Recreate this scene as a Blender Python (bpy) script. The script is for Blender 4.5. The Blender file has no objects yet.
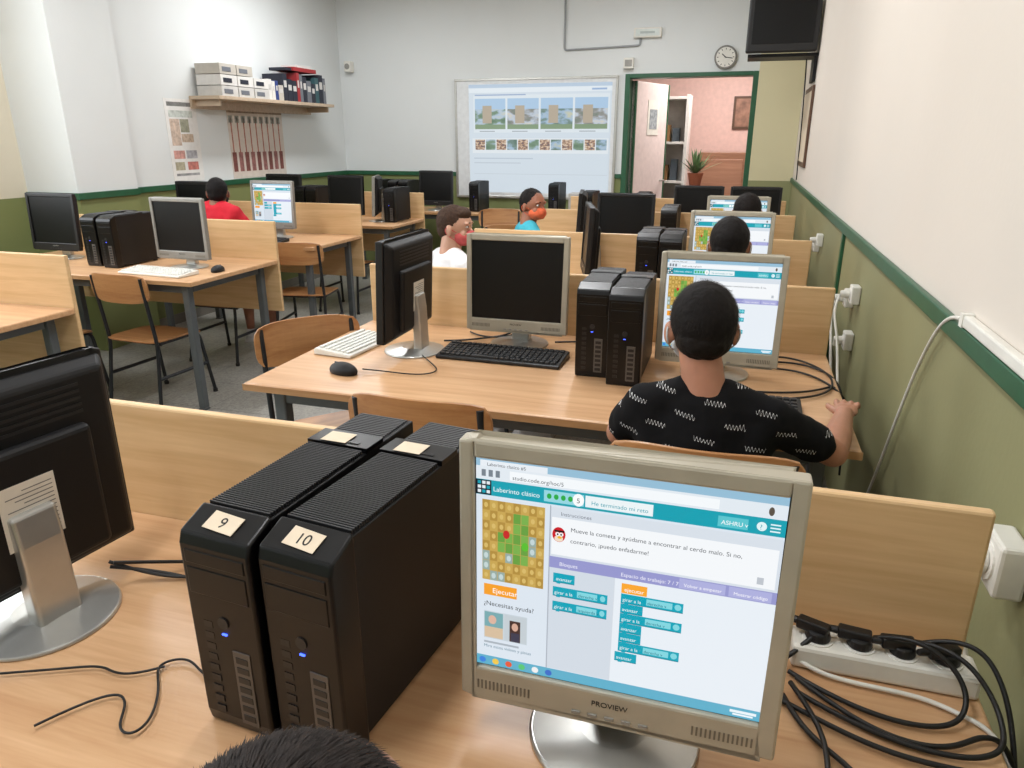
import bpy, bmesh, math, random
from mathutils import Vector, Matrix, Euler
random.seed(7)
S=bpy.context.scene
S.view_settings.view_transform='Standard'
COL=S.collection

# ------------------------------------------------------------ materials
def lin(c):
    return tuple(((v/255.0)/12.92 if v/255.0<=0.04045 else (((v/255.0)+0.055)/1.055)**2.4) for v in c)
MC={}
def mat(name,rgb,rough=0.5,metal=0.0,var=0.06,scale=20,bump=0.0,emit=0.0,spec=0.5,coat=0.0,sss=0.0):
    if name in MC: return MC[name]
    m=bpy.data.materials.new(name); m.use_nodes=True
    nt=m.node_tree; b=nt.nodes['Principled BSDF']
    c=lin(rgb)
    b.inputs['Roughness'].default_value=rough
    b.inputs['Metallic'].default_value=metal
    b.inputs['Specular IOR Level'].default_value=spec
    b.inputs['Coat Weight'].default_value=coat
    if sss>0:
        b.inputs['Subsurface Weight'].default_value=sss; b.inputs['Subsurface Scale'].default_value=.01
    if emit>0:
        b.inputs['Base Color'].default_value=(0.01,0.01,0.01,1)
        b.inputs['Emission Color'].default_value=(*c,1)
        b.inputs['Emission Strength'].default_value=emit
    else:
        tc=nt.nodes.new('ShaderNodeTexCoord'); n=nt.nodes.new('ShaderNodeTexNoise')
        n.inputs['Scale'].default_value=scale; n.inputs['Detail'].default_value=4
        nt.links.new(tc.outputs['Object'],n.inputs['Vector'])
        r=nt.nodes.new('ShaderNodeValToRGB')
        r.color_ramp.elements[0].position=0.3; r.color_ramp.elements[1].position=0.7
        r.color_ramp.elements[0].color=(*[v*(1-var) for v in c],1)
        r.color_ramp.elements[1].color=(*[min(1,v*(1+var)) for v in c],1)
        nt.links.new(n.outputs['Fac'],r.inputs['Fac']); nt.links.new(r.outputs['Color'],b.inputs['Base Color'])
        if bump>0:
            bp=nt.nodes.new('ShaderNodeBump'); bp.inputs['Strength'].default_value=bump; bp.inputs['Distance'].default_value=0.004
            nt.links.new(n.outputs['Fac'],bp.inputs['Height']); nt.links.new(bp.outputs['Normal'],b.inputs['Normal'])
    MC[name]=m; return m

def wood(name,a,b_,rough=0.4,axis=0,coat=0.1):
    if name in MC: return MC[name]
    m=bpy.data.materials.new(name); m.use_nodes=True
    nt=m.node_tree; b=nt.nodes['Principled BSDF']; b.inputs['Roughness'].default_value=rough
    b.inputs['Coat Weight'].default_value=coat; b.inputs['Coat Roughness'].default_value=0.3
    tc=nt.nodes.new('ShaderNodeTexCoord'); mp=nt.nodes.new('ShaderNodeMapping')
    sc=[14,14,14]; sc[axis]=0.9
    mp.inputs['Scale'].default_value=sc
    n=nt.nodes.new('ShaderNodeTexNoise'); n.inputs['Scale'].default_value=2.2; n.inputs['Detail'].default_value=7; n.inputs['Distortion'].default_value=0.6
    n2=nt.nodes.new('ShaderNodeTexNoise'); n2.inputs['Scale'].default_value=12; n2.inputs['Detail'].default_value=3
    mx=nt.nodes.new('ShaderNodeMath'); mx.operation='MULTIPLY_ADD'; mx.inputs[1].default_value=0.35
    r=nt.nodes.new('ShaderNodeValToRGB'); r.color_ramp.elements[0].position=0.42; r.color_ramp.elements[1].position=0.92
    r.color_ramp.elements[0].color=(*lin(a),1); r.color_ramp.elements[1].color=(*lin(b_),1)
    L=nt.links.new
    L(tc.outputs['Object'],mp.inputs['Vector']); L(mp.outputs[0],n.inputs['Vector']); L(mp.outputs[0],n2.inputs['Vector'])
    L(n2.outputs['Fac'],mx.inputs[0]); L(n.outputs['Fac'],mx.inputs[2]); L(mx.outputs[0],r.inputs['Fac']); L(r.outputs[0],b.inputs['Base Color'])
    MC[name]=m; return m

def wallmat(name,up,low,split=1.08):
    m=bpy.data.materials.new(name); m.use_nodes=True
    nt=m.node_tree; b=nt.nodes['Principled BSDF']; b.inputs['Roughness'].default_value=0.62
    g=nt.nodes.new('ShaderNodeNewGeometry'); sp=nt.nodes.new('ShaderNodeSeparateXYZ')
    lt=nt.nodes.new('ShaderNodeMath'); lt.operation='GREATER_THAN'; lt.inputs[1].default_value=split
    mx=nt.nodes.new('ShaderNodeMix'); mx.data_type='RGBA'
    mx.inputs['A'].default_value=(*lin(low),1); mx.inputs['B'].default_value=(*lin(up),1)
    n=nt.nodes.new('ShaderNodeTexNoise'); n.inputs['Scale'].default_value=1.3; n.inputs['Detail'].default_value=6
    n2=nt.nodes.new('ShaderNodeTexNoise'); n2.inputs['Scale'].default_value=60
    hs=nt.nodes.new('ShaderNodeHueSaturation'); mr=nt.nodes.new('ShaderNodeMapRange')
    mr.inputs['To Min'].default_value=0.93; mr.inputs['To Max'].default_value=1.05
    bp=nt.nodes.new('ShaderNodeBump'); bp.inputs['Strength'].default_value=0.12; bp.inputs['Distance'].default_value=0.003
    L=nt.links.new
    L(g.outputs['Position'],sp.inputs[0]); L(sp.outputs['Z'],lt.inputs[0]); L(lt.outputs[0],mx.inputs['Factor'])
    L(g.outputs['Position'],n.inputs['Vector']); L(g.outputs['Position'],n2.inputs['Vector'])
    L(n.outputs['Fac'],mr.inputs['Value']); L(mr.outputs[0],hs.inputs['Value']); L(mx.outputs['Result'],hs.inputs['Color'])
    L(hs.outputs[0],b.inputs['Base Color']); L(n2.outputs['Fac'],bp.inputs['Height']); L(bp.outputs[0],b.inputs['Normal'])
    return m

def E(rgb,s=1.0):
    if isinstance(rgb,str): return photo(rgb)
    k='scr_%d_%d_%d_%d'%(int(rgb[0]),int(rgb[1]),int(rgb[2]),int(s*100))
    return mat(k,rgb,emit=s,rough=0.3,spec=0.3)
PH={'land1':[(172,192,210),(116,142,120),(196,198,184),(90,118,96)],'land2':[(182,194,208),(140,140,136),(206,200,184),(104,122,110)],
    'land3':[(156,182,206),(112,136,130),(190,192,170),(84,112,98)],'face':[(206,178,150),(130,96,80),(214,210,200),(90,100,116)]}
def photo(key):
    """small photographic thumbnail: patchy emission picture"""
    k='thumb_'+key
    if k in MC: return MC[k]
    m=bpy.data.materials.new(k); m.use_nodes=True; nt=m.node_tree; b=nt.nodes['Principled BSDF']
    tc=nt.nodes.new('ShaderNodeTexCoord'); n=nt.nodes.new('ShaderNodeTexNoise'); n.inputs['Scale'].default_value=7 if key!='face' else 30; n.inputs['Detail'].default_value=8
    mp=nt.nodes.new('ShaderNodeMapping'); mp.inputs['Scale'].default_value=(1,1,1.9)
    r=nt.nodes.new('ShaderNodeValToRGB')
    c=PH[key]; r.color_ramp.elements[0].position=.32; r.color_ramp.elements[0].color=(*lin(c[3]),1); r.color_ramp.elements[1].position=.68; r.color_ramp.elements[1].color=(*lin(c[2]),1)
    for p,q in ((.46,1),(.55,0)):
        e=r.color_ramp.elements.new(p); e.color=(*lin(c[q]),1)
    L=nt.links.new; L(tc.outputs['Object'],mp.inputs[0]); L(mp.outputs[0],n.inputs['Vector']); L(n.outputs['Fac'],r.inputs[0]); L(r.outputs[0],b.inputs['Emission Color'])
    b.inputs['Base Color'].default_value=(.01,.01,.01,1); b.inputs['Emission Strength'].default_value=1.0
    MC[k]=m; return m

# ------------------------------------------------------------ mesh helpers
def grp(name,loc=(0,0,0),rz=0):
    e=bpy.data.objects.new(name,None); e.location=loc; e.rotation_euler=(0,0,math.radians(rz)); e.empty_display_size=0.1
    COL.objects.link(e); return e
def part(parent,name,bm,mats,bevel=0,smooth=False,M=None,seg=2):
    me=bpy.data.meshes.new(name); bm.normal_update(); bm.to_mesh(me); bm.free()
    if not isinstance(mats,(list,tuple)): mats=[mats]
    for m in mats: me.materials.append(m)
    o=bpy.data.objects.new(name,me); COL.objects.link(o)
    if parent: o.parent=parent
    if M is not None: o.matrix_local=M
    if smooth:
        for p in me.polygons: p.use_smooth=True
    if bevel>0:
        md=o.modifiers.new('bev','BEVEL'); md.width=bevel; md.segments=seg; md.limit_method='ANGLE'; md.angle_limit=math.radians(40)
    return o
def B(): return bmesh.new()
def box(bm,x0,x1,y0,y1,z0,z1,mi=0,M=None):
    vs=[bm.verts.new(Vector(p)) for p in ((x0,y0,z0),(x1,y0,z0),(x1,y1,z0),(x0,y1,z0),(x0,y0,z1),(x1,y0,z1),(x1,y1,z1),(x0,y1,z1))]
    if M is not None:
        for v in vs: v.co=M@v.co
    for f in ((0,3,2,1),(4,5,6,7),(0,1,5,4),(1,2,6,5),(2,3,7,6),(3,0,4,7)):
        fc=bm.faces.new([vs[i] for i in f]); fc.material_index=mi
    return bm
def prism(bm,poly,x0,x1,mi=0):
    a=[bm.verts.new((x0,y,z)) for y,z in poly]; b=[bm.verts.new((x1,y,z)) for y,z in poly]
    n=len(poly)
    fs=[bm.faces.new(a),bm.faces.new(b[::-1])]
    for i in range(n): fs.append(bm.faces.new([a[i],b[i],b[(i+1)%n],a[(i+1)%n]][::-1]))
    for f in fs: f.material_index=mi
    bmesh.ops.recalc_face_normals(bm,faces=fs)
    return bm
def cyl(bm,p1,p2,r1,r2=None,n=20,mi=0):
    if r2 is None: r2=r1
    p1=Vector(p1);p2=Vector(p2); d=p2-p1
    q=d.to_track_quat('Z','Y').to_matrix().to_4x4()
    M=Matrix.Translation((p1+p2)/2)@q
    k=set(bm.faces)
    bmesh.ops.create_cone(bm,cap_ends=True,segments=n,radius1=r1,radius2=r2,depth=d.length,matrix=M)
    for f in bm.faces:
        if f not in k: f.material_index=mi
    return bm
def ell(bm,c,r,R=None,n=20,mi=0):
    M=Matrix.Translation(Vector(c))
    if R is not None: M=M@R
    M=M@Matrix.Diagonal((r[0],r[1],r[2],1))
    k=set(bm.faces)
    bmesh.ops.create_uvsphere(bm,u_segments=n,v_segments=max(8,n//2+2),radius=1,matrix=M)
    for f in bm.faces:
        if f not in k: f.material_index=mi
    return bm
def cap(bm,p1,p2,r1,r2,n=16):
    cyl(bm,p1,p2,r1,r2,n); ell(bm,p1,(r1,)*3,n=n); ell(bm,p2,(r2,)*3,n=n); return bm
def remesh(o,vox,it=4,fac=0.5):
    m=o.modifiers.new('rm','REMESH'); m.mode='VOXEL'; m.voxel_size=vox; m.use_smooth_shade=True
    s=o.modifiers.new('sm','SMOOTH'); s.factor=fac; s.iterations=it
def tube(parent,name,splines,r,m,cyclic=False,kind='POLY',res=4):
    cu=bpy.data.curves.new(name,'CURVE'); cu.dimensions='3D'; cu.bevel_depth=r; cu.bevel_resolution=3; cu.use_fill_caps=True
    cu.resolution_u=8
    for pts in splines:
        sp=cu.splines.new(kind); sp.points.add(len(pts)-1)
        for i,p in enumerate(pts): sp.points[i].co=(*p,1)
        if kind=='NURBS': sp.order_u=4 if len(pts)>3 else len(pts); sp.use_endpoint_u=True
        sp.use_smooth=True
    cu.materials.append(m)
    o=bpy.data.objects.new(name,cu); COL.objects.link(o)
    if parent: o.parent=parent
    return o
def rnd(pts,rad=0.04,n=5):
    P=[Vector(p) for p in pts]; out=[P[0]]
    for i in range(1,len(P)-1):
        a=P[i-1]-P[i]; b=P[i+1]-P[i]; ra=min(rad,a.length*.45,b.length*.45)
        s=P[i]+a.normalized()*ra; e=P[i]+b.normalized()*ra
        for k in range(n+1):
            t=k/n; out.append(s*(1-t)**2+P[i]*2*t*(1-t)+e*t*t)
    out.append(P[-1]); return out
def text(parent,name,s,size,m,M,ext=0.0002,align='LEFT'):
    c=bpy.data.curves.new(name,'FONT'); c.body=s; c.size=size; c.extrude=ext; c.align_x=align; c.materials.append(m)
    o=bpy.data.objects.new(name,c); COL.objects.link(o); o.parent=parent; o.matrix_local=M; return o

# ------------------------------------------------------------ palette
BEECH=wood('beech_laminate',(188,142,101),(215,175,134),0.36,0)
BEECHP=wood('beech_panel',(204,166,118),(226,192,146),0.42,0)
EDGE=wood('beech_edge',(164,122,80),(186,146,102),0.5,0)
PLY=wood('chair_plywood',(156,106,64),(186,138,90),0.4,0)
LEG=mat('grey_painted_steel',(92,97,100),0.4,0.3)
CHLEG=mat('dark_chair_tube',(48,50,54),0.35,0.5)
BLK=mat('black_plastic',(20,20,22),0.42)
BLKG=mat('black_gloss_plastic',(8,8,10),0.28,spec=.35)
BLKM=mat('black_matte_case',(16,16,18),0.5,spec=.35)
RIB=mat('black_ribbed_plastic',(30,30,32),0.42)
SILV=mat('silver_plastic',(148,146,140),0.35,0.25)
SILVM=mat('silver_stand',(190,190,186),0.28,0.7)
BEIGE=mat('beige_bezel',(176,169,152),0.4,0.1)
WHITEP=mat('white_plastic',(222,220,212),0.45)
PAPER=mat('paper_label',(224,220,210),0.8)
CREAM=mat('cream_label',(216,200,176),0.7)
INK=mat('ink',(30,28,28),0.8)
SCROFF=mat('lcd_panel_off',(10,11,12),0.35,spec=0.3,var=0.02)
GREEN=mat('green_wood_trim',(34,86,58),0.4,var=0.1)
CAB=mat('black_cable',(16,16,17),0.5)
KEYC=mat('key_caps',(34,34,36),0.5)
KEYW=mat('key_caps_white',(214,214,208),0.5)
BLUE=mat('blue_led',(60,90,255),emit=4)

# ------------------------------------------------------------ room
XR=0.47; XL=-4.4; XLN=-4.75; YF=7.8; YN=-1.8; H=3.05
W_R=wallmat('wall_paint_right',(218,209,198),(138,136,98))
W_B=wallmat('wall_paint_far',(218,222,222),(122,130,82))
W_P=wallmat('pillar_paint_cream',(206,198,162),(140,142,100))
W_N=wallmat('wall_paint_near_left',(214,207,188),(122,130,82))
bm=B(); box(bm,XR,XR+.15,YN,YF+.15,0,H); part(None,'wall_right',bm,W_R)
DX0,DX1,DZ=-1.16,0.05,2.04
bm=B(); box(bm,XL-.5,DX0,YF,YF+.15,0,H); box(bm,DX1,XR,YF,YF+.15,0,H); box(bm,DX0,DX1,YF,YF+.15,DZ,H); part(None,'wall_far',bm,W_B)
bm=B(); box(bm,XL-.5,XL,4.5,YF,0,H); part(None,'wall_left',bm,W_B)
bm=B(); box(bm,XL-.5,-4.3,3.97,4.5,0,H); part(None,'pillar_left',bm,W_B)
bm=B(); box(bm,0.07,XR-.001,7.62,YF-.001,0,H); part(None,'pillar_right',bm,W_P)
bm=B()
wy=[(-1.2,0.6),(1.4,3.2)]
box(bm,XLN-.15,XLN,YN,3.97,0,1.15); box(bm,XLN-.15,XLN,YN,3.97,2.6,H)
ys=[YN,-1.2,0.6,1.4,3.2,3.97]
for i in (0,2,4): box(bm,XLN-.15,XLN,ys[i],ys[i+1],1.15,2.6)
part(None,'wall_left_windowed',bm,W_N)
FR=mat('window_frame_white',(225,225,222),0.4)
for i,(a,b_) in enumerate(wy):
    g=grp('window_%d'%(i+1),(XLN-.08,(a+b_)/2,1.15)); w=(b_-a)/2; bm=B()
    box(bm,-.03,.03,-w,w,0,.05); box(bm,-.03,.03,-w,w,1.40,1.45)
    for y in (-w,-.025,w-.05): box(bm,-.03,.03,y,y+.05,.05,1.40)
    part(g,'frame',bm,FR,0.004)
bm=B(); box(bm,XLN-.15,XR+.15,YN-.15,YN,0,H); part(None,'wall_near',bm,W_B)
def floor_mat():
    m=bpy.data.materials.new('terrazzo_floor'); m.use_nodes=True; nt=m.node_tree; b=nt.nodes['Principled BSDF']
    b.inputs['Roughness'].default_value=0.35
    tc=nt.nodes.new('ShaderNodeTexCoord'); v=nt.nodes.new('ShaderNodeTexVoronoi'); v.inputs['Scale'].default_value=90
    r=nt.nodes.new('ShaderNodeValToRGB'); r.color_ramp.elements[0].color=(*lin((126,124,120)),1); r.color_ramp.elements[1].color=(*lin((168,166,158)),1)
    br=nt.nodes.new('ShaderNodeTexBrick'); br.offset=0; br.inputs['Scale'].default_value=1; br.inputs['Brick Width'].default_value=.4; br.inputs['Row Height'].default_value=.4
    br.inputs['Mortar Size'].default_value=.003; br.inputs['Color1'].default_value=(1,1,1,1); br.inputs['Color2'].default_value=(.94,.94,.94,1); br.inputs['Mortar'].default_value=(.6,.6,.6,1)
    mx=nt.nodes.new('ShaderNodeMix'); mx.data_type='RGBA'; mx.blend_type='MULTIPLY'; mx.inputs['Factor'].default_value=1
    L=nt.links.new
    L(tc.outputs['Object'],v.inputs['Vector']); L(tc.outputs['Object'],br.inputs['Vector']); L(v.outputs['Color'],r.inputs['Fac'])
    L(r.outputs[0],mx.inputs['A']); L(br.outputs['Color'],mx.inputs['B']); L(mx.outputs['Result'],b.inputs['Base Color'])
    return m
bm=B(); box(bm,XL-.5,XR+.15,YN-.15,10.6,-.1,0); part(None,'floor',bm,floor_mat())
bm=B(); box(bm,XL-.5,XR+.15,YN-.15,YF+.15,H,H+.1); part(None,'ceiling',bm,mat('ceiling_paint',(232,232,230),0.8))
bm=B(); box(bm,XR-.018,XR,YN,7.62,1.07,1.11); part(None,'trim_1',bm,GREEN,0.004)
bm=B(); box(bm,XL,DX0-.04,YF-.018,YF,1.07,1.115); part(None,'trim_2',bm,GREEN,0.004)
bm=B(); box(bm,XL,XL+.018,4.5,YF-.018,1.07,1.115); part(None,'trim_3',bm,GREEN,0.004)
bm=B(); box(bm,-4.75,-4.282,3.952,3.97,1.07,1.115); box(bm,-4.3,-4.282,3.97,4.5,1.07,1.115); part(None,'trim_4',bm,GREEN,0.003)
bm=B(); box(bm,XR-.014,XR,3.53,3.57,0,1.07); part(None,'trim_5',bm,GREEN,0.003)
BASEM=mat('terrazzo_baseboard',(120,116,108),0.4)
bm=B(); box(bm,XR-.012,XR,YN,3.53,0,.08); part(None,'baseboard_right',bm,BASEM)
bm=B(); box(bm,XL,DX0-.06,YF-.012,YF,0,.08); part(None,'baseboard_far',bm,BASEM)
bm=B(); box(bm,XL,XL+.012,4.5,YF-.012,0,.08); part(None,'baseboard_left',bm,BASEM)
# door
g=grp('door_1',(DX0,YF,0))
bm=B(); w=DX1-DX0
box(bm,-.04,.012,-.02,.17,0,DZ+.035); box(bm,w-.03,w+.03,-.02,.17,0,DZ+.035); box(bm,.012,w-.03,-.02,.17,DZ-.005,DZ+.035)
part(g,'frame',bm,GREEN,0.004)
DOORM=mat('door_leaf_paint',(226,208,204),0.5)
Ml=Matrix.Translation((0.035,.12,0))@Matrix.Rotation(math.radians(71),4,'Z')
bm=B(); box(bm,0,.80,-.02,.02,.01,DZ-.02); part(g,'leaf',bm,DOORM,0.004,M=Ml)
bm=B(); box(bm,0,.03,-.026,.026,.01,DZ-.02); box(bm,.775,.805,-.026,.026,.01,DZ-.02); part(g,'leaf_edge_trim',bm,GREEN,0.003,M=Ml)
bm=B(); box(bm,.30,.56,-.026,-.02,1.50,1.85); part(g,'notice_sheet',bm,PAPER,M=Ml)
bm=B(); box(bm,.34,.52,-.028,-.026,1.56,1.76); part(g,'notice_print',bm,mat('print_grey',(150,156,160),0.8,var=.4,scale=30),M=Ml)
bm=B(); cyl(bm,(.70,-.02,1.02),(.70,-.07,1.02),.01); cyl(bm,(.70,-.07,1.02),(.58,-.07,1.02),.009); part(g,'handle',bm,SILVM,M=Ml)
PINK=mat('corridor_pink_paint',(224,188,178),0.7)
bm=B(); box(bm,-3.2,1.6,10.4,10.55,0,2.7); part(None,'wall_corridor',bm,PINK)
bm=B(); box(bm,-3.2,-3.05,YF+.15,10.4,0,2.7); box(bm,1.45,1.6,YF+.15,10.4,0,2.7); part(None,'wall_corridor_side',bm,PINK)
bm=B(); box(bm,-3.2,1.6,YF+.15,10.55,2.7,2.8); part(None,'ceiling_corridor',bm,mat('ceiling_paint',(232,230,224)))

# ------------------------------------------------------------ desks
def desk(x0,x1,y0,y1,div=True):
    cx=(x0+x1)/2; cy=(y0+y1)/2; g=grp('computer_desk',(cx,cy,0)); hx=(x1-x0)/2; hy=(y1-y0)/2
    bm=B(); box(bm,-hx,hx,-hy,hy,.724,.75,0); part(g,'tabletop',bm,BEECH,0.006,seg=3)
    bm=B(); box(bm,-hx-.002,hx+.002,-hy-.002,-hy+.0005,.7265,.7475,0); part(g,'edge_band',bm,EDGE,0.0005)
    bm=B()
    for sx in (-1,1):
        for sy in (-1,1):
            X=sx*(hx-.09); Y=sy*(hy-.07)
            box(bm,X-.021,X+.021,Y-.021,Y+.021,.012,.724); 
            box(bm,X-.024,X+.024,Y-.024,Y+.024,0,.012)
    part(g,'legs',bm,LEG,0.006)
    bm=B()
    box(bm,-hx+.10,hx-.10,-hy+.055,-hy+.085,.675,.7235); box(bm,-hx+.10,hx-.10,hy-.085,hy-.055,.675,.7235)
    for sx in (-1,1):
        X=sx*(hx-.09); box(bm,X-.014,X+.014,-hy+.1,hy-.1,.675,.7235)
    part(g,'frame_rails',bm,LEG,0.003)
    if div:
        bm=B(); box(bm,-hx,hx,hy+.001,hy+.021,.42,.985); part(g,'divider_panel',bm,BEECHP,0.005,seg=2)
        bm=B(); 
        for sx in (-.6,.6):
            box(bm,sx*hx-.02,sx*hx+.02,hy-.03,hy+.0005,.69,.7235)
        part(g,'divider_brackets',bm,LEG)
    return g
RX0,RX1=-1.42,0.37
desk(-1.46,.378,.26,1.025)
desk(RX0,.345,1.78,2.64)
desk(RX0,RX1,3.12,3.90)
desk(RX0,RX1,4.42,5.18)
desk(RX0,RX1,5.65,6.40)
LX0,LX1=-4.27,-2.72
desk(LX0-.1,-2.79,1.66,2.44)
desk(LX0-.1,LX1,3.10,3.88)
desk(LX0,-2.80,4.42,5.12)
desk(LX0,-2.83,5.72,6.40)
# ------------------------------------------------------------ chairs
def chair(x,y,rz,bh=.02,k=1.0):
    """faces +y locally, origin under seat centre"""
    g=grp('school_chair',(x,y,0),rz); g.scale=(1,1,k)
    r=.0105
    sp=[]
    for s in (-1,1):
        sp.append(rnd([(s*.19,-.215,.012),(s*.175,-.155,.40),(s*.175,-.20,.80+bh)],.06))
        sp.append(rnd([(s*.195,.20,.012),(s*.175,.15,.405),(s*.175,-.14,.405)],.05))
    sp.append([(-.178,.10,.400),(.178,.10,.400)]); sp.append([(-.176,-.13,.400),(.176,-.13,.400)])
    sp.append([(-.185,-.18,.20),(-.185,.18,.20)]); sp.append([(.185,-.18,.20),(.185,.18,.20)])
    tube(g,'frame_tubes',sp,r,CHLEG)
    bm=B()
    for s in (-1,1):
        cyl(bm,(s*.19,-.215,0),(s*.19,-.215,.02),.014); cyl(bm,(s*.195,.20,0),(s*.195,.20,.02),.014)
    part(g,'rubber_feet',bm,BLK)
    def sheet(nx,nz,f,th,name):
        bm=B(); top=[];bot=[]
        for j in range(nz+1):
            a=[];b=[]
            for i in range(nx+1):
                p,nn=f(i/nx*2-1,j/nz*2-1); a.append(bm.verts.new(p)); b.append(bm.verts.new(p-nn*th))
            top.append(a);bot.append(b)
        for j in range(nz):
            for i in range(nx):
                bm.faces.new([top[j][i],top[j][i+1],top[j+1][i+1],top[j+1][i]]); bm.faces.new([bot[j][i],bot[j+1][i],bot[j+1][i+1],bot[j][i+1]])
        for i in range(nx):
            bm.faces.new([top[0][i],bot[0][i],bot[0][i+1],top[0][i+1]]); bm.faces.new([top[nz][i],top[nz][i+1],bot[nz][i+1],bot[nz][i]])
        for j in range(nz):
            bm.faces.new([top[j][0],top[j+1][0],bot[j+1][0],bot[j][0]]); bm.faces.new([top[j][nx],bot[j][nx],bot[j+1][nx],top[j+1][nx]])
        bmesh.ops.recalc_face_normals(bm,faces=bm.faces[:])
        part(g,name,bm,PLY,smooth=False,bevel=0.002)
    def fs(u,v):
        k=1-.10*abs(v)**6; kk=1-.10*abs(u)**6
        return Vector((u*.19*k,v*.19*kk,.425-.012*(1-u*u)*(1-v*v)-(.018*v**3 if v>0 else 0))),Vector((0,0,1))
    sheet(12,12,fs,.010,'seat')
    def fb(u,v):
        k=1-.10*abs(v)**4; kk=1-.18*abs(u)**5
        z=.735+bh+v*.085*kk
        return Vector((u*.205*k,-.195-(z-.70)*.1-.035*(1-u*u)+.02,z)),Vector((0,1,0))
    sheet(14,8,fb,.010,'backrest')
    return g
# ------------------------------------------------------------ screen UI
def ui_quads(parent,rects,x0,z0,w,h,y,M=None,strength=1.0,name='display_image'):
    """rects: (u0,v0,u1,v1,(rgb),layer[,'o'])"""
    bm=B(); mats=[]; idx={}
    for rr in rects:
        u0,v0,u1,v1,c,l=rr[:6]
        m=E(c,strength)
        if m.name not in idx: idx[m.name]=len(mats); mats.append(m)
        yy=y-.00012*l
        if len(rr)>6:
            cu,cv,ru,rv=(u0+u1)/2,(v0+v1)/2,(u1-u0)/2,(v1-v0)/2
            pts=[(x0+w*(cu+ru*math.cos(a*math.pi/9)),yy,z0-h*(cv-rv*math.sin(a*math.pi/9))) for a in range(18)]
            vs=[bm.verts.new(p) for p in pts]
        else:
            vs=[bm.verts.new(p) for p in ((x0+w*u0,yy,z0-h*v1),(x0+w*u1,yy,z0-h*v1),(x0+w*u1,yy,z0-h*v0),(x0+w*u0,yy,z0-h*v0))]
        f=bm.faces.new(vs); f.material_index=idx[m.name]
    return part(parent,name,bm,mats,M=M)
TEAL=(20,160,178); 
def code_ui():
    R=[(0,0,1,1,(220,230,240),0),(0,0,1,.035,(150,190,214),1),(.015,.008,.25,.035,(232,238,244),2),(0,.035,1,.095,(226,234,241),1),(.12,.045,.80,.085,(244,248,251),2),
       (.02,.05,.035,.08,(120,130,140),2),(.045,.05,.06,.08,(120,130,140),2),(.07,.05,.085,.08,(120,130,140),2),
       (0,.095,1,.165,TEAL,1),(.0,.097,.055,.163,(20,30,44),2),(.945,.047,.962,.083,(90,80,70),3,'o')]
    for i in range(3):
        for j in range(3):
            R.append((.006+i*.016,.102+j*.02,.018+i*.016,.116+j*.02,(225,235,240) if (i+j)%3 else TEAL,3))
    R+=[(.24,.105,.375,.155,(150,214,224),2)]
    for i in range(4): R.append((.25+i*.024,.118,.266+i*.024,.142,(40,170,70),3,'o'))
    R+=[(.338,.102,.376,.158,(250,252,252),3,'o'),(.38,.105,.60,.155,(236,244,246),2),(.80,.11,.89,.155,(90,196,206),2),(.915,.112,.945,.150,(225,244,246),2,'o')]
    for k in range(3): R.append((.955,.115+k*.014,.985,.121+k*.014,(225,244,246),2))
    R.append((.022,.185,.245,.565,(196,160,84),1))
    random.seed(3)
    for i in range(8):
        for j in range(8):
            c=(200,166,84) if (i+j)%2 else (178,142,64)
            if 2<=i<=5 and 3<=j<=4 or (i in(4,5) and 1<=j<=5): c=(104,160,66) if (i+j)%2 else (122,176,78)
            elif random.random()<.2: c=(150,172,164)
            a,b=.022+i*.0279,.185+j*.0475
            R.append((a+.001,b+.001,a+.0269,b+.0465,c,2))
            if c[0]>176: R.append((a+.007,b+.012,a+.021,b+.036,(216,186,108),3,'o'))
            if c==(150,172,164): R.append((a+.006,b+.010,a+.022,b+.038,(196,214,214),3,'o'))
    R+=[(.098,.315,.122,.355,(200,40,40),4,'o'),(.165,.36,.19,.40,(90,190,50),4,'o')]
    R+=[(.028,.585,.15,.64,(246,160,40),1),
        (.028,.72,.19,.86,(200,212,220),1),(.03,.725,.10,.80,(120,170,176),2),(.03,.80,.10,.855,(214,190,160),2),(.045,.74,.075,.785,(220,180,160),3,'o'),(.105,.725,.188,.855,(196,206,212),2),(.125,.75,.165,.856,(70,48,44),3),(.133,.76,.157,.80,(214,170,150),4,'o'),(.13,.81,.162,.856,(60,60,80),4),(.028,.875,.16,.885,(170,180,190),1)]
    R+=[(.265,.175,1,.40,(216,224,233),1),(.27,.22,.99,.39,(244,247,250),2),(.272,.262,.318,.33,(206,30,42),3,'o'),(.280,.300,.310,.328,(240,222,200),4,'o'),(.283,.285,.298,.303,(245,245,245),5,'o'),(.296,.285,.311,.303,(245,245,245),5,'o'),(.288,.29,.294,.299,(20,20,20),6,'o'),(.300,.29,.306,.299,(20,20,20),6,'o'),(.290,.302,.306,.314,(240,180,40),6,'o'),(.280,.276,.314,.284,(20,16,16),6),
        (.935,.345,.955,.375,(190,196,204),3),
        (.265,.40,1,.452,(150,152,206),3),(.70,.404,.845,.448,(174,176,222),4),(.855,.404,.985,.448,(174,176,222),4),
        (.262,.17,.266,.955,(170,178,190),2),(.49,.452,.492,.95,(214,220,228),2),(.266,.452,.49,.95,(210,219,229),1),(.492,.452,1,.95,(232,239,246),1)]
    T=(0,164,186)
    def blk(u,v,w): R.append((u,v,u+w,v+.042,T,3)); R.append((u,v+.042,u+w,v+.045,(0,120,140),3)); R.append((u+.012,v+.042,u+.026,v+.049,T,4))
    blk(.28,.475,.075); 
    for v in (.54,.61):
        blk(.28,v,.19); R.append((.365,v+.007,.435,v+.035,(130,214,224),4)); R.append((.445,v+.007,.463,v+.035,(130,214,224),4,'o'))
    R.append((.515,.47,.60,.515,(250,168,50),3))
    y=.518
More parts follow.
